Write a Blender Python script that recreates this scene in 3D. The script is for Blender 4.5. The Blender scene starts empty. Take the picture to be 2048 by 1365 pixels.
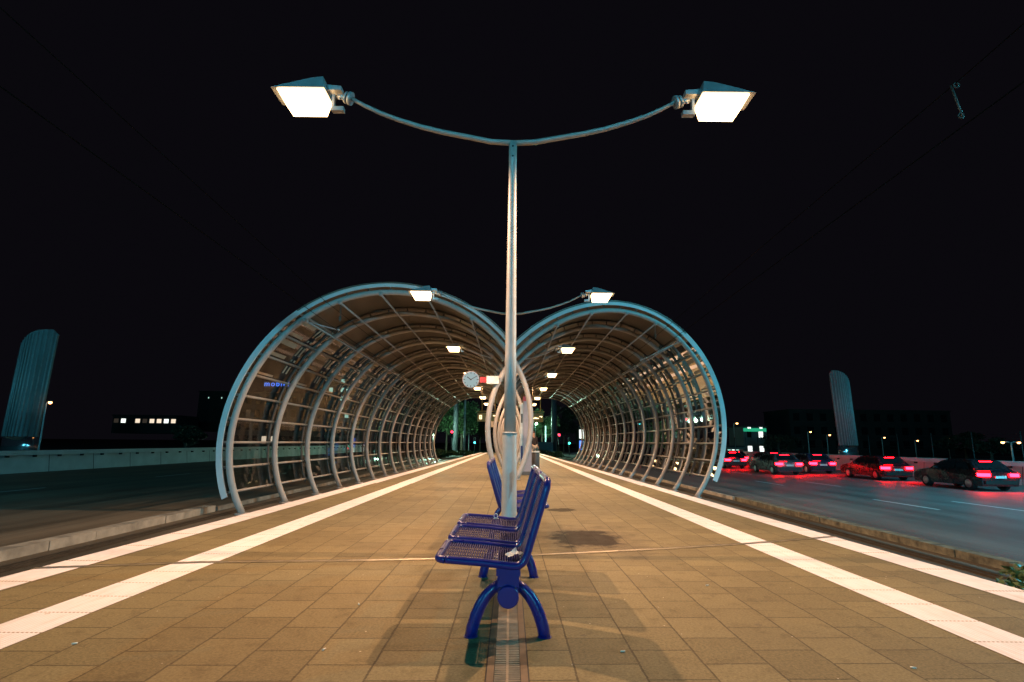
import bpy, math, random
from mathutils import Vector, Matrix
random.seed(7)
scene = bpy.context.scene
COL = scene.collection
PI = math.pi
cos, sin = math.cos, math.sin

# ------------------------------------------------------------------ helpers
class MB:
    """collects simple shapes; build() links them as ONE mesh object"""
    def __init__(s): s.v = []; s.f = []; s.sm = []
    def face(s, pts, sm=False):
        n = len(s.v); s.v += [tuple(p) for p in pts]; s.f.append(tuple(range(n, n+len(pts)))); s.sm.append(sm)
    def box(s, c, d, rz=0.0, ry=0.0):
        hx, hy, hz = d[0]/2, d[1]/2, d[2]/2
        R = Matrix.Rotation(rz, 3, 'Z') @ Matrix.Rotation(ry, 3, 'Y')
        n = len(s.v)
        for x in (-hx, hx):
            for y in (-hy, hy):
                for z in (-hz, hz):
                    p = R @ Vector((x, y, z)); s.v.append((c[0]+p.x, c[1]+p.y, c[2]+p.z))
        for q in ((0,1,3,2),(4,6,7,5),(0,4,5,1),(2,3,7,6),(0,2,6,4),(1,5,7,3)):
            s.f.append(tuple(n+i for i in q)); s.sm.append(False)
        return s
    def hexa(s, p):      # 8 points: bottom ring of 4, top ring of 4
        n = len(s.v); s.v += [tuple(q) for q in p]
        for q in ((3,2,1,0),(4,5,6,7),(0,1,5,4),(1,2,6,5),(2,3,7,6),(3,0,4,7)):
            s.f.append(tuple(n+i for i in q)); s.sm.append(False)
        return s
    def tube(s, pts, r, n=8, cap=True, flat=1.0):
        pts = [Vector(p) for p in pts]
        rr = r if isinstance(r, (list, tuple)) else [r]*len(pts)
        m = len(pts); base = len(s.v)
        t0 = (pts[1]-pts[0]).normalized()
        up = Vector((0,0,1)) if abs(t0.z) < .9 else Vector((0,1,0))
        u = t0.cross(up).normalized()
        for i in range(m):
            t = (pts[min(i+1,m-1)]-pts[max(i-1,0)]).normalized()
            u = (u - t*u.dot(t)).normalized(); w = t.cross(u)
            for k in range(n):
                a = 2*PI*k/n
                p = pts[i] + (u*cos(a) + w*sin(a)*flat)*rr[i]; s.v.append(tuple(p))
        for i in range(m-1):
            for k in range(n):
                a = base+i*n+k; b = base+i*n+(k+1)%n
                s.f.append((a, b, b+n, a+n)); s.sm.append(n > 4)
        if cap:
            s.f.append(tuple(base+k for k in range(n-1,-1,-1))); s.sm.append(False)
            s.f.append(tuple(base+(m-1)*n+k for k in range(n))); s.sm.append(False)
        return s
    def cyl(s, a, b, r, n=16, r2=None): return s.tube([a, b], [r, r if r2 is None else r2], n)
    def ball(s, c, r, n=10, m=6, sq=(1,1,1)):
        base = len(s.v)
        for i in range(1, m):
            t = PI*i/m
            for k in range(n):
                a = 2*PI*k/n
                s.v.append((c[0]+r*sq[0]*sin(t)*cos(a), c[1]+r*sq[1]*sin(t)*sin(a), c[2]+r*sq[2]*cos(t)))
        top = len(s.v); s.v.append((c[0],c[1],c[2]+r*sq[2])); bot = len(s.v); s.v.append((c[0],c[1],c[2]-r*sq[2]))
        for i in range(m-2):
            for k in range(n):
                a = base+i*n+k; b = base+i*n+(k+1)%n
                s.f.append((a, a+n, b+n, b)); s.sm.append(True)
        for k in range(n):
            s.f.append((top, base+k, base+(k+1)%n)); s.sm.append(True)
            s.f.append((bot, base+(m-2)*n+(k+1)%n, base+(m-2)*n+k)); s.sm.append(True)
        return s
    def build(s, name, mat, parent=None, loc=None):
        me = bpy.data.meshes.new(name); me.from_pydata(s.v, [], s.f); me.update()
        me.polygons.foreach_set('use_smooth', s.sm)
        me.materials.append(mat)
        o = bpy.data.objects.new(name, me); COL.objects.link(o)
        if parent is not None: o.parent = parent
        if loc is not None: o.location = loc
        return o

def tag(o, label, cat, group=None, kind=None):
    if label: o['label'] = label
    if cat: o['category'] = cat
    if group: o['group'] = group
    if kind: o['kind'] = kind
    return o
def empty(name, loc, label, cat, group=None, rz=0.0):
    o = bpy.data.objects.new(name, None); COL.objects.link(o); o.location = loc; o.rotation_euler = (0,0,rz)
    o.empty_display_size = .1
    return tag(o, label, cat, group)
def struct(name, mb, mat):
    o = mb.build(name, mat); o['kind'] = 'structure'; return o
KIDS = {}
def dup(o, parent=None):
    c = o.copy(); COL.objects.link(c)
    if parent is not None: c.parent = parent
    for ch in list(o.children): dup(ch, c)
    return c

# ------------------------------------------------------------------ materials
def nmat(name):
    m = bpy.data.materials.new(name); m.use_nodes = True
    nt = m.node_tree; nt.nodes.clear()
    out = nt.nodes.new('ShaderNodeOutputMaterial')
    return m, nt, out
class NT:
    def __init__(s, nt): s.nt = nt
    def n(s, t, **k):
        x = s.nt.nodes.new(t)
        for a, b in k.items(): setattr(x, a, b)
        return x
    def l(s, a, b): s.nt.links.new(a, b)
    def math(s, op, a, b=None, c=None, clamp=False):
        x = s.n('ShaderNodeMath', operation=op, use_clamp=clamp)
        for i, v in enumerate((a, b, c)):
            if v is None: continue
            if isinstance(v, (int, float)): x.inputs[i].default_value = v
            else: s.l(v, x.inputs[i])
        return x.outputs[0]
    def mix(s, f, a, b, mode='MIX'):
        x = s.n('ShaderNodeMix', data_type='RGBA', blend_type=mode)
        for i, v in ((0, f), (6, a), (7, b)):
            if isinstance(v, (int, float)): x.inputs[i].default_value = v
            elif isinstance(v, tuple): x.inputs[i].default_value = (v[0], v[1], v[2], 1)
            else: s.l(v, x.inputs[i])
        return x.outputs[2]
    def noise(s, vec, scale, detail=4, rough=.55):
        x = s.n('ShaderNodeTexNoise'); x.inputs['Scale'].default_value = scale
        x.inputs['Detail'].default_value = detail; x.inputs['Roughness'].default_value = rough
        if vec is not None: s.l(vec, x.inputs['Vector'])
        return x.outputs['Fac']
    def ramp(s, f, lo, hi):
        x = s.n('ShaderNodeMapRange'); x.clamp = True
        s.l(f, x.inputs[0]); x.inputs[1].default_value = lo; x.inputs[2].default_value = hi
        return x.outputs[0]
def pbr(name, col, rough=.5, metal=0.0, var=.15, scale=6, bump=0.0, bscale=60, spec=.5, coat=0.0, col2=None):
    m, nt, out = nmat(name); N = NT(nt)
    b = N.n('ShaderNodeBsdfPrincipled'); N.l(b.outputs[0], out.inputs[0])
    tc = N.n('ShaderNodeTexCoord').outputs['Object']
    f = N.noise(tc, scale)
    d = col2 if col2 else tuple(c*(1-var*2) for c in col)
    N.l(N.mix(N.ramp(f, .3, .7), d, tuple(min(1, c*(1+var*.5)) for c in col)), b.inputs['Base Color'])
    b.inputs['Roughness'].default_value = rough; b.inputs['Metallic'].default_value = metal
    b.inputs['Specular IOR Level'].default_value = spec
    b.inputs['Coat Weight'].default_value = coat
    r2 = N.math('MULTIPLY_ADD', f, .25, rough-.1); N.l(r2, b.inputs['Roughness'])
    if bump > 0:
        bn = N.n('ShaderNodeBump'); bn.inputs['Strength'].default_value = bump; bn.inputs['Distance'].default_value = .01
        N.l(N.noise(tc, bscale, 6), bn.inputs['Height']); N.l(bn.outputs[0], b.inputs['Normal'])
    return m
def emit(name, col, st):
    m, nt, out = nmat(name); N = NT(nt)
    e = N.n('ShaderNodeEmission'); e.inputs[0].default_value = (*col, 1); e.inputs[1].default_value = st
    N.l(e.outputs[0], out.inputs[0]); return m

M = {}
def make_paving():
    m, nt, out = nmat('paving'); N = NT(nt)
    b = N.n('ShaderNodeBsdfPrincipled'); N.l(b.outputs[0], out.inputs[0])
    tc = N.n('ShaderNodeTexCoord').outputs['Object']
    sp = N.n('ShaderNodeSeparateXYZ'); N.l(tc, sp.inputs[0])
    X, Y = sp.outputs[0], sp.outputs[1]
    wob = N.math('ADD', N.math('MULTIPLY', N.math('SUBTRACT', N.noise(tc, 3.0, 2), .5), .014), N.math('MULTIPLY', N.math('SUBTRACT', N.noise(tc, 38, 3, .7), .5), .010))
    cb = N.n('ShaderNodeCombineXYZ'); N.l(N.math('ADD', N.math('ADD', Y, N.math('MULTIPLY', X, -.03)), wob), cb.inputs[0]); N.l(N.math('ADD', N.math('ADD', X, 10.05), wob), cb.inputs[1])
    br = N.n('ShaderNodeTexBrick'); N.l(cb.outputs[0], br.inputs[0])
    br.offset = .5; br.inputs['Scale'].default_value = 1
    br.inputs['Brick Width'].default_value = .375; br.inputs['Row Height'].default_value = .335
    br.inputs['Mortar Size'].default_value = .0062; br.inputs['Mortar Smooth'].default_value = .3; br.inputs['Bias'].default_value = 0
    br.inputs['Color1'].default_value = (.140,.112,.051,1); br.inputs['Color2'].default_value = (.215,.176,.084,1); br.inputs['Mortar'].default_value = (.030,.020,.008,1)
    sand = N.noise(tc, 62, 6, .8); big = N.noise(tc, .9, 5); mid = N.noise(tc, 7, 6)
    c = N.mix(N.math('MULTIPLY', N.ramp(sand, .35, .75), .42), br.outputs[0], (.36,.30,.155))
    c = N.mix(N.math('MULTIPLY', N.ramp(sand, .58, .35), .5), c, (.055,.042,.024))
    c = N.mix(N.math('MULTIPLY', N.ramp(big, .35, .7), .34), c, (.10,.078,.045))
    c = N.mix(N.math('MULTIPLY', N.ramp(mid, .55, .75), .5), c, (.085,.064,.034))
    # gum spots
    vo = N.n('ShaderNodeTexVoronoi'); vo.inputs['Scale'].default_value = 1.7; N.l(tc, vo.inputs['Vector'])
    gum = N.math('LESS_THAN', vo.outputs['Distance'], .045)
    c = N.mix(N.math('MULTIPLY', gum, .45), c, (.09,.07,.05))
    # pale specks
    v2 = N.n('ShaderNodeTexVoronoi'); v2.inputs['Scale'].default_value = 6.5; N.l(tc, v2.inputs['Vector'])
    c = N.mix(N.math('MULTIPLY', N.math('LESS_THAN', v2.outputs['Distance'], .035), .6), c, (.7,.62,.5))
    # moss hints in joints and wet stains (their own shape)
    def stain(cx, cy, rx, ry, pw=1.0):
        dx = N.math('DIVIDE', N.math('SUBTRACT', X, cx), rx); dy = N.math('DIVIDE', N.math('SUBTRACT', Y, cy), ry)
        d = N.math('SQRT', N.math('ADD', N.math('MULTIPLY', dx, dx), N.math('MULTIPLY', dy, dy)))
        d = N.math('ADD', d, N.math('MULTIPLY', N.math('SUBTRACT', N.noise(tc, 2.6, 7, .68), .5), 2.6))
        return N.math('MULTIPLY', N.ramp(d, 1.15, .8), pw)
    s1 = stain(.93, 6.75, .40, .62); s2 = stain(.88, 9.5, .22, .22, .8); s3 = stain(1.2, 15.2, .5, .6, .35); s4 = stain(-1.5, 13.4, .7, .5, .3)
    halo = stain(.9, 6.7, .75, 1.0, .45)
    st = N.math('MAXIMUM', N.math('MAXIMUM', s1, s2), N.math('MAXIMUM', s3, s4))
    c = N.mix(halo, c, (.075,.056,.03)); c = N.mix(st, c, (.018,.013,.008))
    N.l(c, b.inputs['Base Color'])
    r = N.math('MULTIPLY_ADD', mid, .25, .58)
    r = N.math('SUBTRACT', r, N.math('MULTIPLY', s1, .12)); N.l(r, b.inputs['Roughness'])
    N.l(N.math('MULTIPLY_ADD', st, -.16, .2), b.inputs['Specular IOR Level'])
    bn = N.n('ShaderNodeBump'); bn.inputs['Strength'].default_value = .55; bn.inputs['Distance'].default_value = .004
    h = N.math('ADD', N.math('MULTIPLY', br.outputs['Fac'], -1.0), N.math('MULTIPLY', sand, .35))
    N.l(h, bn.inputs['Height']); N.l(bn.outputs[0], b.inputs['Normal'])
    return m
def make_strip(name, seam):
    m, nt, out = nmat(name); N = NT(nt)
    b = N.n('ShaderNodeBsdfPrincipled'); N.l(b.outputs[0], out.inputs[0])
    tc = N.n('ShaderNodeTexCoord').outputs['Object']
    sp = N.n('ShaderNodeSeparateXYZ'); N.l(tc, sp.inputs[0]); X, Y = sp.outputs[0], sp.outputs[1]
    rib = N.math('SINE', N.math('MULTIPLY', X, 2*PI/.026))
    fy = N.math('FRACT', N.math('DIVIDE', Y, seam))
    sm = N.math('MULTIPLY', N.math('LESS_THAN', fy, .03), N.math('GREATER_THAN', rib, -.35))
    v = N.n('ShaderNodeTexVoronoi'); v.inputs['Scale'].default_value = 4.2; N.l(tc, v.inputs['Vector'])
    dn = N.math('ADD', v.outputs['Distance'], N.math('MULTIPLY', N.math('SUBTRACT', N.noise(tc, 40, 4), .5), .12))
    dirt = N.math('MULTIPLY', N.math('LESS_THAN', dn, .05), N.math('GREATER_THAN', rib, -.5))
    mott = N.noise(tc, 5, 6)
    c = N.mix(N.math('MULTIPLY', N.ramp(mott, .45, .75), .30), (.82,.77,.79), (.52,.46,.40))
    mp = N.n('ShaderNodeMapping'); mp.inputs['Scale'].default_value = (9,.8,1); N.l(tc, mp.inputs[0])
    c = N.mix(N.math('MULTIPLY', N.ramp(N.noise(mp.outputs[0], 2.2, 6, .7), .5, .72), .42), c, (.42,.35,.25))
    c = N.mix(N.math('MULTIPLY', N.ramp(rib, -.2, -.95), .25), c, (.5,.42,.28))
    c = N.mix(N.math('MAXIMUM', sm, dirt), c, (.22,.13,.04))
    N.l(c, b.inputs['Base Color']); b.inputs['Roughness'].default_value = .6
    bn = N.n('ShaderNodeBump'); bn.inputs['Strength'].default_value = .5; bn.inputs['Distance'].default_value = .004
    N.l(rib, bn.inputs['Height']); N.l(bn.outputs[0], b.inputs['Normal'])
    return m
def make_asphalt(name, a, bcol, streak=.35):
    m, nt, out = nmat(name); N = NT(nt)
    b = N.n('ShaderNodeBsdfPrincipled'); N.l(b.outputs[0], out.inputs[0])
    tc = N.n('ShaderNodeTexCoord').outputs['Object']
    mp = N.n('ShaderNodeMapping'); mp.inputs['Scale'].default_value = (1.2,.09,1); N.l(tc, mp.inputs[0])
    st = N.noise(mp.outputs[0], 1.2, 6, .6); gr = N.noise(tc, 120, 3, .7); bg = N.noise(tc, .35, 4)
    c = N.mix(N.ramp(st, .38, .62), tuple(x*.75 for x in a), bcol)
    m2 = N.n('ShaderNodeMapping'); m2.inputs['Scale'].default_value = (5,.12,1); N.l(tc, m2.inputs[0])
    c = N.mix(N.math('MULTIPLY', N.ramp(N.noise(m2.outputs[0], 1.0, 5, .65), .5, .75), .6), c, tuple(x*.45 for x in a))
    c = N.mix(N.math('MULTIPLY', N.ramp(bg, .45, .7), streak), c, tuple(x*.55 for x in a))
    c = N.mix(N.math('MULTIPLY', N.ramp(gr, .5, .8), .4), c, tuple(min(1,x*2.2) for x in bcol))
    N.l(c, b.inputs['Base Color']); N.l(N.math('MULTIPLY_ADD', st, .25, .5), b.inputs['Roughness'])
    bn = N.n('ShaderNodeBump'); bn.inputs['Strength'].default_value = .4; bn.inputs['Distance'].default_value = .006
    N.l(gr, bn.inputs['Height']); N.l(bn.outputs[0], b.inputs['Normal'])
    return m
def make_glass(name, tint=.72, refl=1.0):
    m, nt, out = nmat(name); N = NT(nt)
    tr = N.n('ShaderNodeBsdfTransparent'); tr.inputs[0].default_value = (tint, tint, tint*.97, 1)
    gl = N.n('ShaderNodeBsdfGlossy'); gl.inputs['Roughness'].default_value = .03; gl.inputs[0].default_value = (refl, refl, refl, 1)
    fr = N.n('ShaderNodeFresnel'); fr.inputs[0].default_value = 1.55
    df = N.n('ShaderNodeBsdfDiffuse'); df.inputs[0].default_value = (.25,.24,.2,1)
    tc = N.n('ShaderNodeTexCoord').outputs['Object']
    dirt = N.math('MULTIPLY', N.ramp(N.noise(tc, 1.6, 6, .65), .45, .8), .10)
    mx = N.n('ShaderNodeMixShader'); N.l(fr.outputs[0], mx.inputs[0]); N.l(tr.outputs[0], mx.inputs[1]); N.l(gl.outputs[0], mx.inputs[2])
    m2 = N.n('ShaderNodeMixShader'); N.l(dirt, m2.inputs[0]); N.l(mx.outputs[0], m2.inputs[1]); N.l(df.outputs[0], m2.inputs[2])
    N.l(m2.outputs[0], out.inputs[0]); return m

SOD = (1.0, .62, .28)
M['paving'] = make_paving()
M['strip'] = make_strip('white_tactile', .375)
M['strip_edge'] = make_strip('white_edge', .75)
M['asphalt'] = make_asphalt('asphalt', (.085,.086,.085), (.125,.125,.122))
M['asphalt_old'] = make_asphalt('asphalt_old', (.10,.078,.05), (.19,.15,.10), .5)
M['trackbed'] = make_asphalt('trackbed', (.055,.048,.035), (.10,.085,.06), .6)
M['concrete'] = pbr('concrete', (.33,.30,.24), .85, var=.25, scale=3, bump=.5, bscale=50)
M['platform_side'] = pbr('platform_side', (.22,.20,.17), .9, var=.25, scale=4, bump=.4)
M['wall'] = pbr('wall_concrete', (.52,.55,.55), .8, var=.10, scale=1.1, bump=.2, bscale=40)
M['wall_dark'] = pbr('wall_joint_and_shadow', (.03,.035,.035), .9)
M['kerb_dark'] = pbr('mossy_kerb', (.17,.15,.095), .9, var=.4, scale=5, bump=.6, bscale=40)
M['rail'] = pbr('rail_steel', (.10,.08,.06), .45, .7)
M['ground'] = pbr('soil', (.03,.032,.022), .95, var=.3, scale=.5, bump=.5, bscale=10)
M['grass'] = pbr('grass', (.035,.07,.022), .95, var=.35, scale=2.5, bump=.8, bscale=30)
M['line'] = pbr('road_paint', (.72,.73,.72), .7, var=.15, scale=14)
M['rib'] = pbr('light_grey_paint', (.33,.315,.295), .42, var=.05, scale=5, spec=.5)
M['fascia'] = pbr('fascia_paint', (.52,.56,.57), .5, var=.05, scale=2)
M['chord'] = pbr('grey_steel', (.09,.08,.07), .5, var=.1)
M['roof'] = pbr('roof_sheet', (.095,.083,.06), .55, var=.18, scale=1.3)
M['tan_sheet'] = pbr('tan_board', (.36,.31,.23), .6, var=.15, scale=4)  # tan for the reflections built as boards, and for the notice plate
M['rail_bar'] = pbr('glazing_rail', (.32,.30,.27), .45, var=.1)
M['glass'] = make_glass('canopy_glass', .66, .7)
M['pole'] = pbr('galvanised_pole', (.44,.42,.385), .42, .15, var=.08, scale=9, bump=.06, bscale=30)
M['zinc'] = pbr('zinc_fittings', (.5,.52,.53), .4, .5, var=.1)
M['lamp'] = emit('sodium_lamp', SOD, 10)
M['blue'] = pbr('blue_enamel', (.010,.014,.16), .28, var=.08, scale=8, coat=.35)
M['blue_wire'] = pbr('blue_wire', (.022,.022,.105), .6, var=.1, scale=8, coat=.0, spec=.15)
M['tissue'] = pbr('tissue', (.90,.87,.82), .9, var=.05)
M['butt'] = pbr('cigarette_paper', (.8,.74,.62), .9)
M['grate'] = pbr('cast_grate', (.30,.23,.15), .6, .1, var=.2, scale=12)
M['channel'] = pbr('channel_steel', (.15,.10,.055), .6, .1, var=.2, scale=10)
M['black'] = pbr('black', (.008,.008,.008), .6)
M['joint'] = pbr('joint_metal', (.55,.47,.34), .35, .6, var=.2, scale=12)
M['red'] = pbr('red_paint', (.40,.03,.035), .4)
M['pale_box'] = pbr('pale_grey_paint', (.62,.68,.66), .5)
M['grey_box'] = pbr('mauve_grey_paint', (.30,.27,.29), .45, var=.08, scale=3)
M['navy'] = pbr('navy_panel', (.03,.025,.12), .4)
M['clock_face'] = emit('clock_face', (.62,.80,.80), .55)
M['display'] = pbr('display_case', (.30,.20,.03), .5)
M['led'] = emit('display_led', (1.0,.72,.35), 3.2)
M['mast'] = pbr('mast_paint', (.05,.056,.065), .6)
M['mast_pale'] = pbr('pale_mast', (.40,.50,.52), .5)
M['bark'] = pbr('bark', (.09,.07,.05), .9, bump=.6)
M['leaf'] = pbr('leaf', (.045,.10,.03), .7, var=.35, scale=1.5)
M['leaf_dark'] = pbr('leaf_dark', (.02,.03,.012), .8, var=.35, scale=1.5)
M['shrub'] = pbr('shrub_leaf', (.07,.12,.03), .5, var=.35, scale=9)
M['facade'] = pbr('dark_facade', (.035,.032,.03), .85, var=.15, scale=.3)
M['facade2'] = pbr('grey_facade', (.12,.13,.13), .8, var=.15, scale=.4)
M['window_dark'] = pbr('dark_window', (.012,.014,.016), .15)
M['win_white'] = emit('window_white', (.9,1.0,.92), 1.6)
M['win_warm'] = emit('window_warm', (1.0,.82,.62), 1.0)
M['win_teal'] = emit('window_teal', (.55,1.0,.85), .9)
M['win_dim'] = emit('window_dim', (.45,.36,.28), .07)
M['win_blue'] = emit('window_blue', (.10,.36,1.0), .75)
M['sign_blue'] = emit('sign_blue', (.08,.22,1.0), 2.4)
M['sign_green'] = emit('sign_green', (.03,.55,.28), .7)
M['sig_red'] = emit('signal_red', (1.0,.02,.05), 9)
M['sig_green'] = emit('signal_green', (.05,1.0,.62), 7)
M['sig_cyan'] = emit('signal_cyan', (.1,.95,1.0), 5)
M['lamp_white'] = emit('white_lamp', (.50,1.0,.74), 30000)
M['lamp_far'] = emit('far_sodium', (1.0,.40,.12), 14)
M['lamp_merc'] = emit('mercury_lamp', (.10,.76,1.0), 14000)
M['lamp_flood'] = emit('mercury_flood', (.11,.70,1.0), 33000)
M['lamp_merc_weak'] = emit('mercury_weak', (.10,.76,1.0), 2600)
M['tail'] = emit('tail_light', (1.0,.0016,.0045), 150)
M['wire'] = pbr('old_wire', (.006,.004,.003), .9, spec=.05)
M['tyre'] = pbr('tyre', (.02,.02,.02), .8)
M['alloy'] = pbr('alloy', (.35,.35,.36), .35, .7)
M['coat'] = pbr('dark_jacket', (.018,.015,.016), .85)
M['trousers'] = pbr('light_trousers', (.42,.37,.30), .85)
M['skin'] = pbr('skin', (.42,.25,.18), .6)
M['hair'] = pbr('dark_hair', (.02,.013,.01), .6)
M['shoe'] = pbr('shoe', (.03,.025,.02), .5)
M['sail'] = pbr('tower_sheet', (.16,.18,.18), .6, .2, var=.1, scale=1.5)
M['sail_rib'] = pbr('tower_rib', (.34,.36,.36), .5, .2)
M['chrome'] = pbr('polished_base', (.6,.6,.62), .12, .95, var=.05)
M['container'] = pbr('container_paint', (.12,.19,.22), .6)
def car_mat(n, c): return pbr(n, c, .25, .1, var=.03, coat=.7)

# ------------------------------------------------------------------ setting
g = MB(); g.face([(-900,-300,-.95),(900,-300,-.95),(900,1500,-.95),(-900,1500,-.95)]); struct('ground', g, M['ground'])
YE = 61.0
def xo(y): return 4.10 - .0145*max(y,0)      # platform half width
def xi(y): return 2.87 - .0065*max(y,0)
p = MB()
ys = [-4, 0, 15, 30, 45, YE]
for a, b in zip(ys, ys[1:]):
    p.face([(-xo(a),a,0),(xo(a),a,0),(xo(b),b,0),(-xo(b),b,0)])
platform = struct('platform_pavement', p, M['paving'])
p = MB()
for sg in (-1, 1):
    for a, b in zip(ys, ys[1:]):
        q = [(sg*xo(a),a,-.002),(sg*xo(b),b,-.002),(sg*xo(b),b,-.94),(sg*xo(a),a,-.94)]
        p.face(q if sg > 0 else q[::-1])
p.face([(-xo(YE),YE,-.002),(xo(YE),YE,-.002),(xo(YE),YE,-.94),(-xo(YE),YE,-.94)])
struct('platform_side_wall', p, M['platform_side'])
for sg in (-1, 1):
    s = MB(); w = .185
    for a, b in zip(ys, ys[1:]): s.face([(sg*xi(a)-w,a,.004),(sg*xi(a)+w,a,.004),(sg*xi(b)+w*.9,b,.004),(sg*xi(b)-w*.9,b,.004)])
    struct('tactile_strip_pavement', s, M['strip'])
    s = MB()
    for a, b in zip(ys, ys[1:]):
        s.face([(sg*(xo(a)-.17)-.175,a,.004),(sg*(xo(a)-.17)+.175,a,.004),(sg*(xo(b)-.15)+.15,b,.004),(sg*(xo(b)-.15)-.15,b,.004)])
    struct('edge_strip_pavement', s, M['strip_edge'])
# track beds
for sg in (-1, 1):
    t = MB(); x0, x1 = (3.4, 7.56) if sg < 0 else (3.4, 7.52)
    t.face([(sg*x0,-6,-.72),(sg*x1,-6,-.72),(sg*x1,75,-.72),(sg*x0,75,-.72)] if sg > 0 else [(sg*x1,-6,-.72),(sg*x0,-6,-.72),(sg*x0,75,-.72),(sg*x1,75,-.72)])
    struct('track_bed_ground', t, M['trackbed'])
    # grooved rails
    for j, xr in enumerate((5.55, 7.02) if sg < 0 else (5.55, 6.95)):
        r = MB(); r.box((sg*xr, 34, -.69), (.07, 80, .055)); r.box((sg*(xr-.075), 34, -.70), (.03, 80, .03))
        tag(r.build('tram_rail', M['rail']), ['dark grooved tram rail close under the platform edge', 'dark grooved tram rail beside the kerb'][j] + (' on the clock side' if sg < 0 else ' on the red tail light side'), 'rail', 'tram rails beside the platform')
# kerbs
def kerb(x0, x1, y0, y1, zt, jit=.0):
    k = MB(); n = max(1, int((y1-y0)/1.0))
    for i in range(n):
        a = y0+(y1-y0)*i/n; b = y0+(y1-y0)*(i+1)/n - .012
        k.box(((x0+x1)/2+random.uniform(-jit,jit), (a+b)/2, (zt-.95)/2+random.uniform(-jit,jit)*.5), (abs(x1-x0), b-a, zt+.95))
    return k
struct('kerb_left', kerb(-7.82, -7.54, -6, 14.6, -.565, .014), M['concrete'])
struct('kerb_right', kerb(7.50, 7.74, 7.6, 18.8, -.595, .02), M['kerb_dark'])
struct('kerb_low_left', kerb(-7.64, -7.54, 14.7, 60, -.61), M['concrete'])
struct('kerb_low_right', kerb(7.50, 7.60, 18.9, 66, -.61), M['concrete'])
# roads
r = MB(); r.face([(7.60,-40,-.62),(24.2,-40,-.62),(24.2,400,-.62),(7.60,400,-.62)]); struct('road_right', r, M['asphalt'])
r = MB(); r.face([(-24.2,-40,-.62),(-7.64,-40,-.62),(-7.64,400,-.62),(-24.2,400,-.62)]); struct('road_left', r, M['asphalt_old'])
mk = MB()
for X, y0 in ((12.0, 15.95), (14.3, 15.6)):
    for k in range(-1, 10):
        a = y0 + 8.8*k + (0 if X < 12 else -.2)
        mk.face([(X-.05,a,-.616),(X+.05,a,-.616),(X+.05,a+2.8,-.616),(X-.05,a+2.8,-.616)])
struct('road_marking_right', mk, M['line'])
mk = MB()
for k in range(0, 8):
    a = 17 + 8.8*k
    mk.face([(-16.3,a,-.616),(-16.2,a,-.616),(-16.2,a+2.8,-.616),(-16.3,a+2.8,-.616)])
struct('road_marking_left', mk, M['line'])
gr = MB(); gr.face([(-30,YE+.5,-.62),(-3.2,YE+.5,-.62),(-3.2,140,-.62),(-30,140,-.62)]); gr.face([(3.2,YE+.5,-.62),(7.0,YE+.5,-.62),(7.0,140,-.62),(3.2,140,-.62)])
struct('lawn', gr, M['grass'])

# parapet walls beside the roads
def parapet(sg, label):
    e = empty('parapet_wall', (sg*24.0, 32, -.62), label, 'wall', 'pale concrete parapet walls along the roads')
    y0, y1 = -14-30, 90-30
    w = MB(); w.hexa([(0,y0,-.4),(sg*.45,y0,-.4),(sg*.45,y1,-.4),(0,y1,-.4),(sg*.16,y0,.86),(sg*.45,y0,.86),(sg*.45,y1,.86),(sg*.16,y1,.86)])
    w.build('wall_panel', M['wall'], e)
    c = MB(); c.box((sg*.24,(y0+y1)/2,.975),(.62,y1-y0,.22)); c.build('coping', M['wall'], e)
    j = MB(); y = y0+1
    while y < y1:
        j.hexa([(-sg*.004,y,-.4),(sg*.02,y,-.4),(sg*.02,y+.035,-.4),(-sg*.004,y+.035,-.4),(sg*.156,y,.86),(sg*.18,y,.86),(sg*.18,y+.035,.86),(sg*.156,y+.035,.86)])
        y += 3.1
    j.build('panel_joint', M['wall_dark'], e)
    j = MB(); y = y0+1.6
    while y < y1:
        j.box((sg*.09,y,.815),(.14,.12,.11)); y += 1.55
    j.build('post_shadow', M['wall_dark'], e)  # near-black blocks stand in for small post shadows under the coping
parapet(-1, 'long pale concrete parapet wall across the dark empty road')
parapet(1, 'long pale concrete parapet wall beside the lane of red tail lights')

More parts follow.
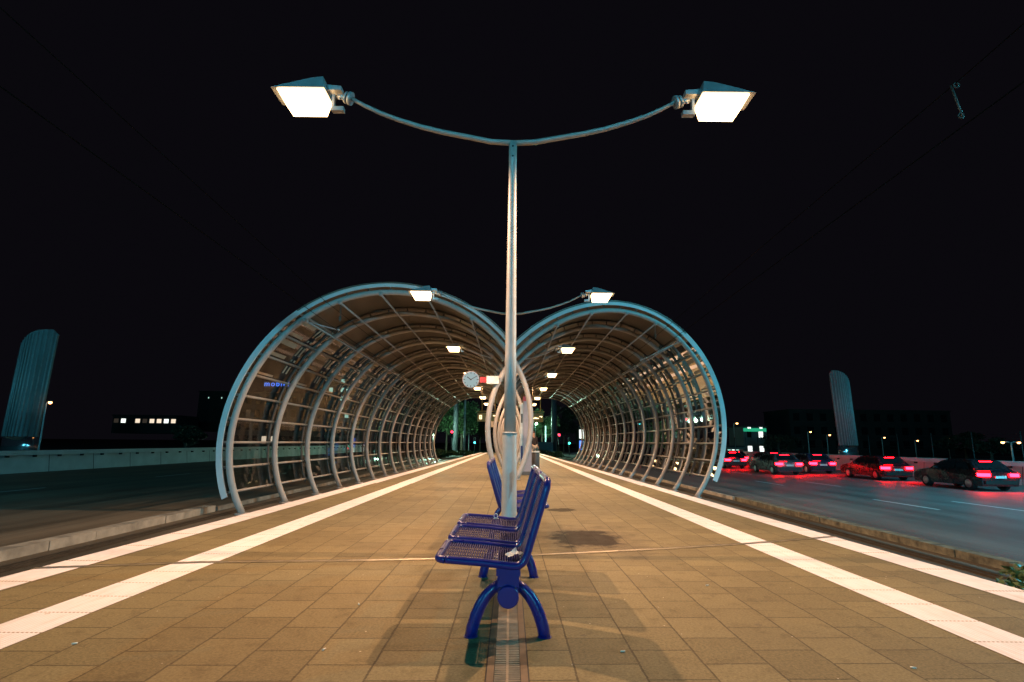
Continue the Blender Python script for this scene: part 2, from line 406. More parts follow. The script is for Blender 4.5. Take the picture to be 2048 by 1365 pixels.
# sail shaped towers standing on the walls
def tower(sg, y, w, label):
    e = empty('ribbed_sail_tower', (sg*26.4, y, -.9), label, 'tower', 'curved ribbed sail towers on the walls')
    zb, zt0, zt1 = 2.05, (6.75, 8.0)[0], 8.0
    n = 13; s = MB(); rb = MB()
    dep = 1.15
    for i in range(n):
        u0 = i/n; u1 = (i+1)/n
        def pos(u, z):
            xx = (u-.5)*w; yy = -dep*(1-(2*u-1)**2)*.7     # curved plan
            k = (z-zb)/6.0
            return (-sg*0.0 + xx*(1+.0*k), yy, z)
        def top(u):       # slanted arched top edge: high on the platform side
            v = u if sg < 0 else 1-u
            return 6.70 + 1.22*math.sin(min(1, v*1.02)*PI/2) - (.25*max(0, v-.93)/.07)
        lean = -.25*sg
        def P(u, z, off=0):
            a = pos(u, z); k = (z-zb)/6
            return (a[0]+lean*k*0.9, a[1]+off, a[2])
        s.hexa([P(u0,zb),P(u1,zb),P(u1,zb,.05),P(u0,zb,.05),P(u0,top(u0)),P(u1,top(u1)),P(u1,top(u1),.05),P(u0,top(u0),.05)])
        rb.tube([P(u0+.02,zb,-.05),P(u0+.02,top(u0)-.05,-.05)], .036, 6)
    rb.tube([P(.99,zb,-.05),P(.99,top(.99)-.05,-.05)], .036, 6)
    s.build('sheet', M['sail'], e); rb.build('vertical_rib', M['sail_rib'], e)
    b = MB()
    for i in range(n):
        a0, a1 = PI*i/n, PI*(i+1)/n
    b.tube([(0,.1,0.0),(0,.1,1.55),(0,.1,2.04)], [w*.53,w*.53,w*.53], 28)
    o = b.build('drum_base', M['chrome'], e); o.scale = (1,.62,1)
tower(-1, 30.0, 1.78, 'ribbed teal sail tower behind the wall of the dark road')
tower(1, 43.2, 1.42, 'ribbed teal sail tower behind the wall above the red tail lights')

# ------------------------------------------------------------------ tunnel canopies
K = .42; D0 = 16.9; HC = 1.1; SP = 2.67; NR = 15
SH = {-1: ((-3.2, 1.5+1.1), (3.8658,.0419,-.0176,-.0437,-.1709,-.0658,-.0159)), 1: ((3.45, 1.65+1.1), (3.9318,.0376,.1778,.1622,.0892,-.0599,-.0403))}
SH[-1] = ((-3.2, 1.5), SH[-1][1]); SH[1] = ((3.45, 1.65), SH[1][1])
def rad(sg, th):
    a = SH[sg][1]; r = a[0]
    for k in (1,2,3): r += a[2*k-1]*cos(k*th) + a[2*k]*sin(k*th)
    return r
def cp(sg, th, off, i, dy=0.0):
    c = SH[sg][0]; r = rad(sg, th)+off
    x = c[0]+sg*r*cos(th); z = c[1]+r*sin(th)
    return Vector((x, D0+K*(x-sg*off*cos(th))+SP*i+dy, z))
def find(sg, f, lo, hi):
    a, b = lo, hi
    fa = f(a)
    for _ in range(50):
        m = (a+b)/2; fm = f(m)
        if (fm > 0) == (fa > 0): a, fa = m, fm
        else: b = m
    return (a+b)/2
def th_range(sg, off):
    foot = find(sg, lambda t: cp(sg,t,off,0).z+.70, math.radians(-60), 0)
    inner = find(sg, lambda t: cp(sg,t,off,0).z-.0, math.radians(179), math.radians(225))
    valley = find(sg, lambda t: sg*cp(sg,t,off,0).x, math.radians(95), math.radians(179))
    return foot, inner, valley
R_ = math.radians
RAILS = [-24, -15.5, -6.7, 2, 11, 19.7, 28.3, 38.8, 49.6]
PURL = [49.6, 65, 81.5, 101, 121]
def canopy(sg, label):
    e = empty('tunnel_canopy', (0,0,0), label, 'canopy', 'interlocking tunnel canopies over the platform')
    f0, inn, val = th_range(sg, 0)
    DL = -.045 if sg < 0 else 0.0      # the clock side truss is slightly shallower
    fo, inno, valo = th_range(sg, .30+DL)
    for i in range(NR):
        col = (i % 3 == 0)
        end = inn if col else val
        n = 84
        th = [f0+(end-f0)*k/n for k in range(n+1)]
        m = MB(); m.tube([cp(sg,t,0,i) for t in th], .082, 12)
        b = cp(sg, f0, 0, i); m.cyl((b.x,b.y,-.73),(b.x,b.y,-.69),.17,14)
        if col:
            b = cp(sg, inn, 0, i); m.cyl((b.x,b.y,.001),(b.x,b.y,.02),.14,14)
        rib = m.build('rib', M['rib'], e)
        m = MB(); t0, t1 = R_(-25.5), valo
        m.tube([cp(sg,t0+(t1-t0)*k/60,.245+DL,i) for k in range(61)], .034, 8)
        k = 0; t = R_(-24)
        while t < t1-.05:
            m.cyl(cp(sg,t,.03,i), cp(sg,t,.245+DL,i), .022, 6); t += R_(8.4)
        m.build('outer_chord', M['chord'], rib)
    Lb = SP*(NR-1)
    # rails of the glazed side, purlins under the roof
    for a in RAILS:
        t = R_(a)
        m = MB()
        for i in range(NR-1):
            m.tube([cp(sg,t,.205+DL,i), cp(sg,t,.205+DL,i+1)], .036, 6)
            # little bolts
            for q in (.12,.2,.8,.88):
                pt = cp(sg,t,.165+DL,i).lerp(cp(sg,t,.165+DL,i+1), q); m.ball(pt, .014, 6, 4)
        m.build('glazing_rail', M['rail_bar'], e)
    for a in PURL:
        t = R_(a); m = MB()
        m.tube([cp(sg,t,-.085,0,-.05), cp(sg,t,-.085,NR-1)], .030, 8)
        m.ball(cp(sg,t,-.085,0,-.08), .06, 8, 6)
        m.build('purlin', M['rib'], e)
    # roof sheet (one shell with thickness)
    m = MB(); n = 34; t0, t1 = R_(49.6), valo-.005
    rings = []
    for off in (.285+DL, .325+DL):
        row = []
        for k in range(n+1):
            t = t0+(t1-t0)*k/n
            row.append((cp(sg,t,off,0,-.12), cp(sg,t,off,NR-1,.12)))
        rings.append(row)
    for k in range(n):
        for i in range(NR+1):
            a0 = i/(NR+1); a1 = (i+1)/(NR+1)
            A, B = rings[0][k], rings[0][k+1]
            m.face([A[0].lerp(A[1],a0), A[0].lerp(A[1],a1), B[0].lerp(B[1],a1), B[0].lerp(B[1],a0)], False)
            A, B = rings[1][k], rings[1][k+1]
            m.face([A[0].lerp(A[1],a0), B[0].lerp(B[1],a0), B[0].lerp(B[1],a1), A[0].lerp(A[1],a1)], False)
        for s_ in (0,1):
            m.face([rings[0][k][s_], rings[0][k+1][s_], rings[1][k+1][s_], rings[1][k][s_]])
    m.build('roof', M['roof'], e)
    # fascia bands at both ends
    fi, fo_ = (.14, .285) if sg < 0 else (.17, .335)
    for i, dy in ((0,-.10),(NR-1,.10)):
        m = MB(); n = 90; t0, t1 = R_(-25.5), th_range(sg,.33)[2]
        def q(t, off, d):
            tt = t
            v = cp(sg, tt, off, i, dy+d)
            if sg*v.x < 0: v.x = 0; v.y = D0+SP*i+dy+d
            return v
        for k in range(n):
            a = t0+(t1-t0)*k/n; b = t0+(t1-t0)*(k+1)/n
            m.hexa([q(a,fi,0),q(b,fi,0),q(b,fi,.04),q(a,fi,.04),q(a,fo_,0),q(b,fo_,0),q(b,fo_,.04),q(a,fo_,.04)])
        m.build('fascia', M['fascia'], e)
    # glazing, bay by bay; tan boards and bars stand in for reflections in it
    for i in range(NR-1):
        m = MB()
        for a, b in zip(RAILS[:-1], RAILS[1:]):
            n = 3
            for k in range(n):
                ta = R_(a+(b-a)*k/n); tb = R_(a+(b-a)*(k+1)/n)
                m.face([cp(sg,ta,.265+DL,i), cp(sg,ta,.265+DL,i+1), cp(sg,tb,.265+DL,i+1), cp(sg,tb,.265+DL,i)], True)
        gp = m.build('glass_panel', M['glass'], e)
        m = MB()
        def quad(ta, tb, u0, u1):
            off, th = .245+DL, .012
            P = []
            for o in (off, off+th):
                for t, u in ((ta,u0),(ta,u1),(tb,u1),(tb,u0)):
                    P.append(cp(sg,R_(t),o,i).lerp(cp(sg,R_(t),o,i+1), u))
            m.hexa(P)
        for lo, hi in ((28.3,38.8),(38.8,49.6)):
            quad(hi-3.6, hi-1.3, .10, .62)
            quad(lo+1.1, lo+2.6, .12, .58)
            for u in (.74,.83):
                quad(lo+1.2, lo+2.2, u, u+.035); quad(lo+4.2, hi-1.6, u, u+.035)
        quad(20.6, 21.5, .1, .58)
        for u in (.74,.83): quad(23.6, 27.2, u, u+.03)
        m.build('reflection_boards', M['tan_sheet'], gp)
    return e
can_l = canopy(-1, 'steel and glass tunnel canopy with the round clock at its mouth')
can_r = canopy(1, 'steel and glass tunnel canopy beside the road with red tail lights')
zv = cp(-1, th_range(-1,.33)[2], .33, 0).z
gt = MB(); gt.box((0, D0+SP*(NR-1)/2, zv+.02), (.34, SP*(NR-1)+.3, .07)); gt.build('valley_gutter', M['fascia'], can_l)

# ------------------------------------------------------------------ lamp posts on the platform
ARM = [(0,4.43),(.25,4.445),(.52,4.50),(.80,4.555),(1.04,4.615),(1.30,4.70),(1.53,4.79),(1.70,4.875),(1.86,4.965)]
def arm_pts(sg): return [(sg*x, 0, z) for x, z in ARM]
LAMPD = []
def lamp_post(loc, label):
    e = empty('platform_lamp_post', loc, label, 'lamp post', 'twin armed lamp posts down the platform centre')
    m = MB(); m.tube([(0,0,0),(0,0,.02),(0,0,1.18),(0,0,1.2)], [.079,.077,.075,.066], 24)
    m.tube([(0,0,1.2),(0,0,2.0),(0,0,2.005),(0,0,4.2),(0,0,4.205),(0,0,4.43)], [.062,.0595,.058,.0435,.045,.044], 24)
    m.tube([(0,0,1.185),(0,0,1.205)], .0785, 24); m.cyl((0,0,0),(0,0,.012),.15,20)
    po = m.build('pole', M['pole'], e)
    m = MB()
    for z in (4.25, 4.37): m.cyl((0,-.05,z),(0,-.04,z),.011,8)
    m.build('bolts', M['black'], po)
    for sg in (-1,1):
        m = MB(); m.tube(arm_pts(sg), [.036,.036,.035,.034,.033,.031,.029,.027,.025], 12, flat=.8)
        a = m.build('arm', M['pole'], e)
        m = MB(); m.cyl((sg*1.855,0,4.96),(sg*1.885,0,4.97),.075,16); m.cyl((sg*1.90,0,4.97),(sg*1.925,0,4.98),.068,16); m.cyl((sg*1.92,0,4.975),(sg*2.02,0,4.99),.03,10)
        m.ball((sg*1.94,-.04,4.93),.015,6,4); m.ball((sg*1.98,-.04,4.935),.015,6,4)
        m.build('flange', M['zinc'], a)
        m = MB()   # housing: spigot and wedge shaped hood
        y = .17
        def W(x, z, yy): return (sg*x, yy, z)
        m.hexa([W(1.97,5.04,-.05),W(2.17,5.04,-.05),W(2.17,5.04,.05),W(1.97,5.04,.05),W(1.97,5.09,-.05),W(2.17,5.11,-.05),W(2.17,5.11,.05),W(1.97,5.09,.05)])
        m.hexa([W(2.12,4.985,-y),W(2.72,4.985,-y),W(2.72,4.985,y),W(2.12,4.985,y),W(2.16,5.16,-y*.7),W(2.30,5.14,-y*.7),W(2.30,5.14,y*.7),W(2.16,5.16,y*.7)])
        m.box((sg*2.0,0,4.82),(.13,.07,.05)); m.box((sg*2.06,0,4.90),(.03,.05,.20))
        h = m.build('lamp_head', M['zinc'], e)
        m = MB(); y = .145
        m.hexa([W(2.16,4.80,-y*.75),W(2.55,4.80,-y*.75),W(2.55,4.80,y*.75),W(2.16,4.80,y*.75),W(2.13,4.982,-y),W(2.66,4.982,-y),W(2.66,4.982,y),W(2.13,4.982,y)])
        m.build('lamp_glass', M['lamp'], h)
        if not LAMPD:
            ld = bpy.data.lights.new('sodium_light', 'SPOT'); ld.shadow_soft_size = .04; ld.spot_size = R_(152); ld.spot_blend = .35
            ld.energy = 1260; ld.color = (1.0,.585,.34); LAMPD.append(ld)
        lo = bpy.data.objects.new('sodium_light', LAMPD[0]); COL.objects.link(lo); lo.parent = h; lo.location = (sg*2.355,0,4.762)
    return e
LP = [(5.65,'tall twin armed lamp post standing between the two blue benches'),
      (14.0,'twin armed lamp post standing just in front of the tunnel mouth'),
      (22.4,'first twin armed lamp post under the tunnel roof, behind the clock'),
      (31.0,'second twin armed lamp post under the tunnel roof, near the hanging displays'),
      (39.2,'third twin armed lamp post under the tunnel roof'),
      (47.5,'fourth twin armed lamp post under the tunnel roof'),
      (55.5,'last twin armed lamp post at the far platform end')]
lp0 = lamp_post((0.0, LP[0][0], 0), LP[0][1])
for y, lb in LP[1:]:
    c = dup(lp0); c.location = (0, y, 0); c['label'] = lb

# ------------------------------------------------------------------ benches
def bench(loc, label, rz=0.0):
    # origin under the near end; runs along +y, seats face -x
    e = empty('platform_bench', loc, label, 'bench', 'blue wire benches on the platform', rz)
    PR = [(-.400,.452),(-.365,.450),(-.15,.436),(.02,.418),(.062,.420),(.09,.445),(.108,.49),(.16,.66),(.213,.835),(.224,.868),(.222,.885)]
    # resample the profile
    def prof(n):
        L = [0]
        for a, b in zip(PR, PR[1:]): L.append(L[-1]+math.dist(a,b))
        out = []
        for k in range(n+1):
            s = L[-1]*k/n
            for i in range(len(PR)-1):
                if L[i+1] >= s-1e-9:
                    u = (s-L[i])/(L[i+1]-L[i]); out.append((PR[i][0]+(PR[i+1][0]-PR[i][0])*u, PR[i][1]+(PR[i+1][1]-PR[i][1])*u)); break
        return out
    P = prof(44)
    wdt = .545
    for k in range(3):
        y0 = .0+.665*k
        m = MB()
        Q = prof(68)
        for x, z in Q[1:-1]: m.tube([(x,y0+.022,z),(x,y0+wdt-.022,z)], .0050, 5, cap=False)
        for j in range(1, 6):
            yy = y0+wdt*j/6; m.tube([(x,yy,z-.006) for x, z in P], .0030, 4, cap=False)
        st = m.build('seat', M['blue_wire'], e)
        m = MB(); r = .05
        # rounded closed rim following the L profile
        near = [(x,y0,z) for x, z in P[2:-2]]; far = [(x,y0+wdt,z) for x, z in P[2:-2]]
        def corner(pe, pa, ya, yb):   # smooth turn at an edge from y=ya to y=yb along profile end pe
            out = []
            for q in range(1, 6):
                t = q/6*PI/2
                out.append((pa[0]+(pe[0]-pa[0])*sin(t), ya+(yb-ya)*(1-cos(t)), pa[1]+(pe[1]-pa[1])*sin(t)))
            return out
        fr, fa = P[0], P[2]; tp, ta = P[-1], P[-3]
        path = near + corner(tp, ta, y0, y0+r) + [(tp[0],y0+r,tp[1]),(tp[0],y0+wdt-r,tp[1])] + corner(tp, ta, y0+wdt, y0+wdt-r)[::-1] + far[::-1]
        path += corner(fr, fa, y0+wdt, y0+wdt-r) + [(fr[0],y0+wdt-r,fr[1]),(fr[0],y0+r,fr[1])] + corner(fr, fa, y0, y0+r)[::-1] + [near[0]]
        m.tube(path, .0215, 10); m.build('rim', M['blue'], st)
        m = MB(); m.box((0,y0+.05,.388),(.135,.09,.05)); m.box((0,y0+.05,.334),(.120,.075,.06))
        m.build('seat_bracket', M['blue'], st)
        m = MB(); m.box((0,y0+wdt-.05,.365),(.13,.07,.11)); m.build('seat_bracket', M['blue'], st)
    m = MB(); m.tube([(0,.07,.255),(0,1.86,.255)], .055, 24); m.build('beam', M['blue'], e)
    m = MB(); m.tube([(0,-.012,.255),(0,-.006,.255),(0,.07,.255)], [.054,.060,.060], 28); m.build('end_cap', M['blue'], e)
    m = MB(); m.tube([(0,1.86,.255),(0,1.872,.255)], [.06,.058], 28); m.build('end_cap', M['blue'], e)
    for yy in (.16, 1.58):
        m = MB(); m.box((0,yy,.30),(.125,.14,.10)); m.build('leg_clamp', M['blue'], e)
        for s_ in (-1,1):
            m = MB()
            pts = [(s_*.04,.290),(s_*.085,.262),(s_*.125,.222),(s_*.158,.172),(s_*.184,.115),(s_*.203,.055),(s_*.213,0.0)]
            m.tube([(x,yy,z) for x, z in pts], [.030,.032,.034,.035,.036,.036,.036], 14)
            m.cyl((s_*.213,yy,.001),(s_*.213,yy,.005),.041,16)
            m.build('leg', M['blue'], e)
    return e
b1 = bench((0.0, 3.24, 0), 'blue wire three seat bench holding the crumpled tissue')
b2 = dup(b1); b2.location = (0, 7.74, 0); b2.rotation_euler = (0,0,PI); b2['label'] = 'blue wire bench behind the lamp post with its back turned the other way'

# crumpled tissue, wire loop
m = MB(); base = []
nu, nv = 9, 8
for i in range(nu):
    for j in range(nv):
        u = i/(nu-1)-.5; v = j/(nv-1)-.5
        z = .012+.05*max(0,(.5-abs(u)))*random.uniform(.5,1.1) + random.uniform(0,.010)
        if i in (3,4) and j in (5,6): z += .02
        base.append((u*.125+random.uniform(-.006,.006), v*.095+random.uniform(-.006,.006), z))
m.v = base
for i in range(nu-1):
    for j in range(nv-1):
        m.f.append((i*nv+j,(i+1)*nv+j,(i+1)*nv+j+1,i*nv+j+1)); m.sm.append(False)
t = m.build('crumpled_tissue', M['tissue'], loc=(.052,3.42,.425)); t.rotation_euler = (0,0,.35)
tag(t, 'crumpled white tissue lying on the front blue seat', 'tissue')
m = MB(); m.tube([(.016*cos(a),.0,.026+.018*sin(a)) for a in [2*PI*k/16 for k in range(17)]], .0035, 6)
m.tube([(-.022,0,.003),(.0,0,.010),(.024,.003,.003)], .004, 6); m.tube([(-.012,-.01,.003),(.0,0,.010),(.012,-.014,.003)], .003, 6)
tag(m.build('wire_loop', M['tissue'], loc=(-.115,5.0,.438)), 'small bent pale wire loop standing on the third blue seat', 'wire loop')
# litter
for k, (x, y, a, lb) in enumerate([(.62,3.18,.2,'cigarette butt on the paving, right of the front bench legs'),(-.98,3.17,1.2,'cigarette butt on the paving, left of the front bench legs'),
        (-2.35,3.22,.5,'cigarette butt beside the wide white strip near the platform joint'),(-1.02,4.0,1.9,'cigarette butt lying left of the bench shadow'),(1.58,4.6,.3,'cigarette butt on the paving beyond the wet stain'),
        (2.05,3.0,2.5,'cigarette butt near the white strip on the tail light side'),(-1.05,7.9,.9,'cigarette butt on the paving well behind the front bench')]):
    m = MB(); m.tube([(-.013,0,.0045),(.013,.001,.0045)], .0042, 8)
    o = m.build('cigarette_butt', M['butt'], loc=(x,y,.0)); o.rotation_euler = (0,0,a); tag(o, lb, 'cigarette butt', 'cigarette butts on the paving')

# drain channel and expansion joint
e = empty('drain_channel', (0,2.0,0), 'rusty slotted drain channel running under the blue bench', 'drain')
m = MB()
for x in (-.082,.082): m.box((x,1.75,.003),(.034,3.5,.008))
m.build('frame', M['channel'], e)
m = MB()
y = .01
while y < 3.5: m.box((0,y,.004),(.124,.0105,.006)); y += .0232
m.box((0,1.75,.0035),(.012,3.5,.006))
m.build('grate', M['grate'], e)
m = MB(); m.box((0,1.75,.0015),(.131,3.5,.002)); m.box((-.102,1.75,.0015),(.008,3.5,.003)); m.box((.102,1.75,.0015),(.008,3.5,.003)); m.build('channel_bed', M['black'], e)
e = empty('expansion_joint', (0,5.67,0), 'thin metal expansion joint strip crossing the platform behind the first seats', 'joint strip')
JP = [(-4.05,-.72),(-2.8,-.43),(-1.3,-.27),(-.6,-.16),(.26,.05),(1.73,.47),(2.75,.82),(4.03,1.36)]
for nm, o, w, mm, z in (('cover_strip',0,.028,'joint',.007),('dark_gap',.030,.013,'black',.0065),('cover_strip',-.034,.012,'joint',.0066)):
    m = MB()
    for (x0,y0),(x1,y1) in zip(JP,JP[1:]): m.face([(x0,y0+o-w/2,z),(x1,y1+o-w/2,z),(x1,y1+o+w/2,z),(x0,y0+o+w/2,z)])
    m.build(nm, M[mm], e)

# ------------------------------------------------------------------ clock, column, displays
e = empty('platform_clock', (-1.20,16.55,2.97+1.1-1.1), 'round pale platform clock reading ten past ten on a red bracket', 'clock')
m = MB(); m.tube([(0,-.06,0),(0,-.05,0),(0,.10,0),(0,.11,0)], [.245,.258,.258,.245], 40); m.build('case', M['grey_box'], e)
m = MB(); m.tube([(0,-.064,0),(0,-.061,0)], .240, 40); fc = m.build('face', M['clock_face'], e)
m = MB()
for k in range(12):
    a = PI/6*k; L = .055 if k % 3 == 0 else .04
    m.box((.205*sin(a),-.067,.205*cos(a)),(.02,.004,L), 0, a)
m.build('hour_marks', M['black'], fc)
m = MB(); a = R_(-55); m.box((.06*sin(a),-.070,.06*cos(a)),(.024,.004,.17),0,a); m.build('hour_hand', M['black'], fc)
m = MB(); a = R_(60); m.box((.08*sin(a),-.075,.08*cos(a)),(.018,.004,.23),0,a); m.build('minute_hand', M['black'], fc)
m = MB(); m.box((.37,.02,0),(.19,.10,.17)); m.build('bracket', M['red'], e)
m = MB(); m.box((.66,.02,0),(.37,.12,.24)); m.build('sign_box', M['pale_box'], e)

e = empty('information_column', (.55,19.6,0), 'tall mauve grey ticket column with red cap behind the lamp post', 'ticket column')
m = MB(); m.box((.07,.1,1.30),(.30,.55,2.5)); m.build('body', M['grey_box'], e)
m = MB(); m.box((.07,.1,2.64),(.31,.57,.17)); m.build('cap', M['red'], e)
m = MB(); m.box((-.13,.1,1.35),(.10,.40,2.2)); sd = m.build('side_unit', M['pale_box'], e)
m = MB(); m.box((-.13,-.105,1.95),(.05,.012,.32)); m.build('slot', M['black'], sd)
m = MB(); m.box((-.13,-.105,.62),(.07,.012,.75)); m.build('panel', M['navy'], sd)
m = MB(); m.box((.07,.1,.06),(.38,.62,.12)); m.build('plinth', M['chord'], e)
m = MB(); m.box((.15,-.18,1.55),(.015,.008,1.1)); m.build('light_edge', M['pale_box'], e)
e = empty('litter_bin', (.95,20.6,0), 'low grey bin standing beside the tall ticket column', 'bin')
m = MB(); m.tube([(0,0,.0),(0,0,.02),(0,0,.72),(0,0,.74)], [.15,.16,.16,.145], 18); m.build('body', M['chord'], e)
m = MB(); m.tube([(0,0,.741),(0,0,.80)], [.17,.15], 18); m.build('lid', M['pale_box'], e)

def display(x0, x1, label, glyphs):
    e = empty('hanging_display', ((x0+x1)/2,30,2.15), label, 'display', 'lit departure displays hung under the tunnel roof')
    w = x1-x0
    m = MB(); m.box((0,0,.30),(w,.22,.46)); m.build('case', M['display'], e)
    m = MB(); m.box((0,0,.62),(w+.16,.06,.05)); m.cyl((-w*.3,0,.53),(-w*.3,0,2.0),.02,8); m.cyl((w*.3,0,.53),(w*.3,0,2.0),.02,8); m.build('hanger', M['display'], e)
    m = MB()
    for gx, gz, gw, gh in glyphs: m.box((gx,-.115,.30+gz),(gw,.006,gh))
    m.build('characters', M['led'], e)
display(-1.78,-.56,'yellow departure display with separate glowing characters on the clock side',
    [(-.43,.085,.14,.035),(-.43,-.005,.14,.03),(-.43,-.095,.14,.035),(-.485,.04,.03,.09),(-.375,.04,.03,.09),(-.485,-.05,.03,.09),(-.375,-.05,.03,.09),(-.06,.085,.13,.035),(-.01,0,.035,.16),(.34,.08,.18,.05)])
display(1.08,1.80,'yellow departure display with one long glowing line beside the ticket column',
    [(-.10,-.04,.44,.055),(-.2,.0,.05,.03),(-.05,.0,.08,.03),(.24,.06,.15,.04),(.28,.02,.03,.05)])
e = empty('notice_sign', (-.95,33,2.2), 'small square yellowish notice sign hanging between the central arches', 'sign')
m = MB(); m.box((0,0,0),(.36,.04,.40)); m.build('plate', M['tan_sheet'], e); m = MB(); m.box((0,-.023,0),(.12,.004,.16)); m.build('pictogram', M['chord'], e)
m = MB(); m.cyl((0,0,.2),(0,0,1.9),.015,6); m.build('hanger', M['chord'], e)

# ------------------------------------------------------------------ overhead wires
def wire(pts, r, label, nm='contact_wire'):
    m = MB(); m.tube(pts, r, 6); return tag(m.build(nm, M['wire'], None), label, 'wire', 'overhead wires of the tram tracks')
wire([(-4.75,-3,4.45),(-4.75,16,4.05),(-4.75,62,4.0)], .007, 'lower overhead contact wire through the tunnel with the clock')
wire([(-4.95,-3,5.5),(-4.95,14,4.75),(-4.95,62,4.5)], .006, 'upper overhead carrier wire through the tunnel with the clock')
wr = wire([(5.0,-3,4.85),(5.0,18,4.25),(5.0,62,4.0)], .007, 'overhead contact wire on the tail light side of the platform')
m = MB(); m.cyl((5.02,5.5,4.72),(4.98,5.55,5.15),.012,8)
for z in (4.74,5.12): m.tube([(5.0+.03*cos(a),5.5,z+.03*sin(a)) for a in [2*PI*k/12 for k in range(13)]], .009, 6)
tag(m.build('wire_insulator', M['chord'], None), 'pale ringed insulator rod hanging onto the overhead wire in the dark sky', 'insulator')
wire([(4.98,-3,5.6),(4.98,5.5,5.13),(4.98,20,4.7),(4.98,62,4.5)], .006, 'upper overhead carrier wire on the tail light side of the platform')
for sg, lb in ((-1,'pale wire steady arm inside the tunnel mouth with the clock'),(1,'pale wire steady arm inside the tunnel mouth beside the tail lights')):
    a = cp(sg,R_(49.6),-.1,0); a2 = Vector((sg*4.75, a.y+.2, 4.1))
    e = empty('steady_arm', a, lb, 'steady arm', 'steady arms holding the overhead wires')
    m = MB(); m.cyl((0,0,0), a2-a, .014, 8); m.ball(a2-a, .035, 8, 6); m.ball((0,0,0), .06, 8, 6); m.build('arm', M['zinc'], e)
    b = cp(sg,R_(65),-.1,0)
    m = MB(); m.cyl(b-a, b-a+Vector((0,0,-.5)), .012, 8); m.cyl(b-a+Vector((0,0,-.36)), b-a+Vector((0,0,-.5)), .03, 8); m.build('dropper', M['chord'], e)

# ------------------------------------------------------------------ far lamps, signals, masts
def road_lamp(loc, h, label, matk, double=False, d=.22, group='distant street lamps beyond the roads', reach=.5, face=1, thick=.06):
    e = empty('street_lamp', loc, label, 'street lamp', group)
    m = MB(); m.tube([(0,0,0),(0,0,h*.97),(face*reach*.4,0,h),(face*reach,0,h)], [thick,thick*.7,thick*.6,thick*.55], 10)
    if double: m.tube([(0,0,h*.96),(-face*reach*.4,0,h),(-face*reach,0,h)], thick*.55, 8)
    m.build('pole', M['mast_pale'], e)
    for s_ in ((1,-1) if double else (1,)):
        x = face*s_*(reach+d)
        m = MB(); m.ball((x,0,h+.05), d*1.35, 10, 6, (1.15,.6,.35)); hd = m.build('lamp_head', M['mast'], e)
        m = MB(); m.ball((x,0,h-.03), d, 10, 6, (1,.6,.75)); m.build('lamp_glass', M[matk], hd)
    return e
road_lamp((-25.0,29.6,-.9), 3.9, 'orange street lamp shining in front of the sail tower on the dark road side', 'lamp_far', d=.10, reach=.1, thick=.045)
def px(x, y, Y):     # approximate helper: image column at depth Y -> X
    return (x-1022)*Y*.983/1090
for x, ytop, Y, h, lb in ((1473,851,75,4.6,'orange street lamp beside the low shop with the green band'),(1621,868,85,3.6,'orange street lamp first before the long dark building'),
        (1659,874,85,3.2,'orange street lamp with pale pole between shop and sail tower'),(1769,879,90,2.9,'orange street lamp just past the sail tower'),
        (1835,885,90,2.6,'orange street lamp second past the sail tower'),(1902,880,90,3.0,'orange street lamp before the dark bushes')):
    X = px(x, 0, Y); hz = 1.1+Y*(889+.0104*(x-1022)-ytop)/1090*1.0
    road_lamp((X,Y,-.95), hz+.95, lb, 'lamp_far', d=.16, reach=.3, thick=.07)
road_lamp((px(2028,0,48),48,-.95), 2.55, 'twin headed street lamp at the far road end beyond the wall', 'lamp_far', True, d=.16, reach=.55, thick=.09)
# cold white lamp near the far tunnel end
road_lamp((-10.4,75,-.6), 2.65, 'cold white starry lamp just beyond the far tunnel end', 'lamp_white', d=.09, reach=.1, thick=.05, group='cold lamps beyond the tunnel')
road_lamp((px(1073,0,78),78,-.6), 4.4, 'small cold lamp on a thin post above the standing person', 'lamp_white', d=.07, reach=.1, thick=.05, group='cold lamps beyond the tunnel')
def signal(loc, h, zl, matk, label, two=False):
    e = empty('traffic_signal', loc, label, 'traffic signal', 'traffic signals beyond the platform')
    m = MB(); m.cyl((0,0,0),(0,0,h),.06,10); m.build('pole', M['black'], e)
    m = MB(); m.box((0,-.05,zl),(.36,.2,1.0)); hd = m.build('signal_head', M['black'], e)
    for k, dz in enumerate((.3,0,-.3)):
        lit = (matk == 'sig_red' and k == 0) or (matk != 'sig_red' and k == 2)
        m = MB(); m.ball((0,-.16,zl+dz), .15, 12, 8, (1,.35,1)); m.build('lens', M[matk] if lit else M['window_dark'], hd)
signal((px(906,0,72),72,-.6), 2.9, 3.0-.3+.0, 'sig_red', 'traffic signal showing red seen through the tunnel with the clock')
signal((px(1121,0,72),72,-.6), 2.7, 2.45, 'sig_red', 'traffic signal showing red on the tail light side of the platform end')
signal((px(1141,0,80),80,-.6), 2.2, 2.0, 'sig_green', 'traffic signal showing green beside the red one')
signal((px(1237,0,78),78,-.6), 2.2, 1.85, 'sig_green', 'traffic signal showing green seen through the canopy glass')
signal((px(952,0,90),90,-.6), 2.3, 1.95, 'sig_cyan', 'traffic signal showing turquoise far down the track')
for X, Y, r, h, mk_, lb in ((px(913,0,80),80,.42,11,'mast','thick grey mast seen through the tunnel with the clock'),(px(1111,0,75),75,.42,10,'mast','thick grey mast seen through the tunnel on the road side'),
        (px(931,0,68),68,.13,7.2,'mast_pale','slender pale teal mast among the green trees'),(px(1094,0,82),82,.13,4.2,'mast_pale','slender pale mast above the grey container'),
        (px(940,0,95),95,.07,5.5,'mast_pale','thin distant pole beside the pale teal mast')):
    m = MB(); m.tube([(0,0,0),(0,0,h)], [r,r*.75], 14); o = m.build('mast', M[mk_], loc=(X,Y,-.62)); tag(o, lb, 'mast', 'masts beyond the platform end')
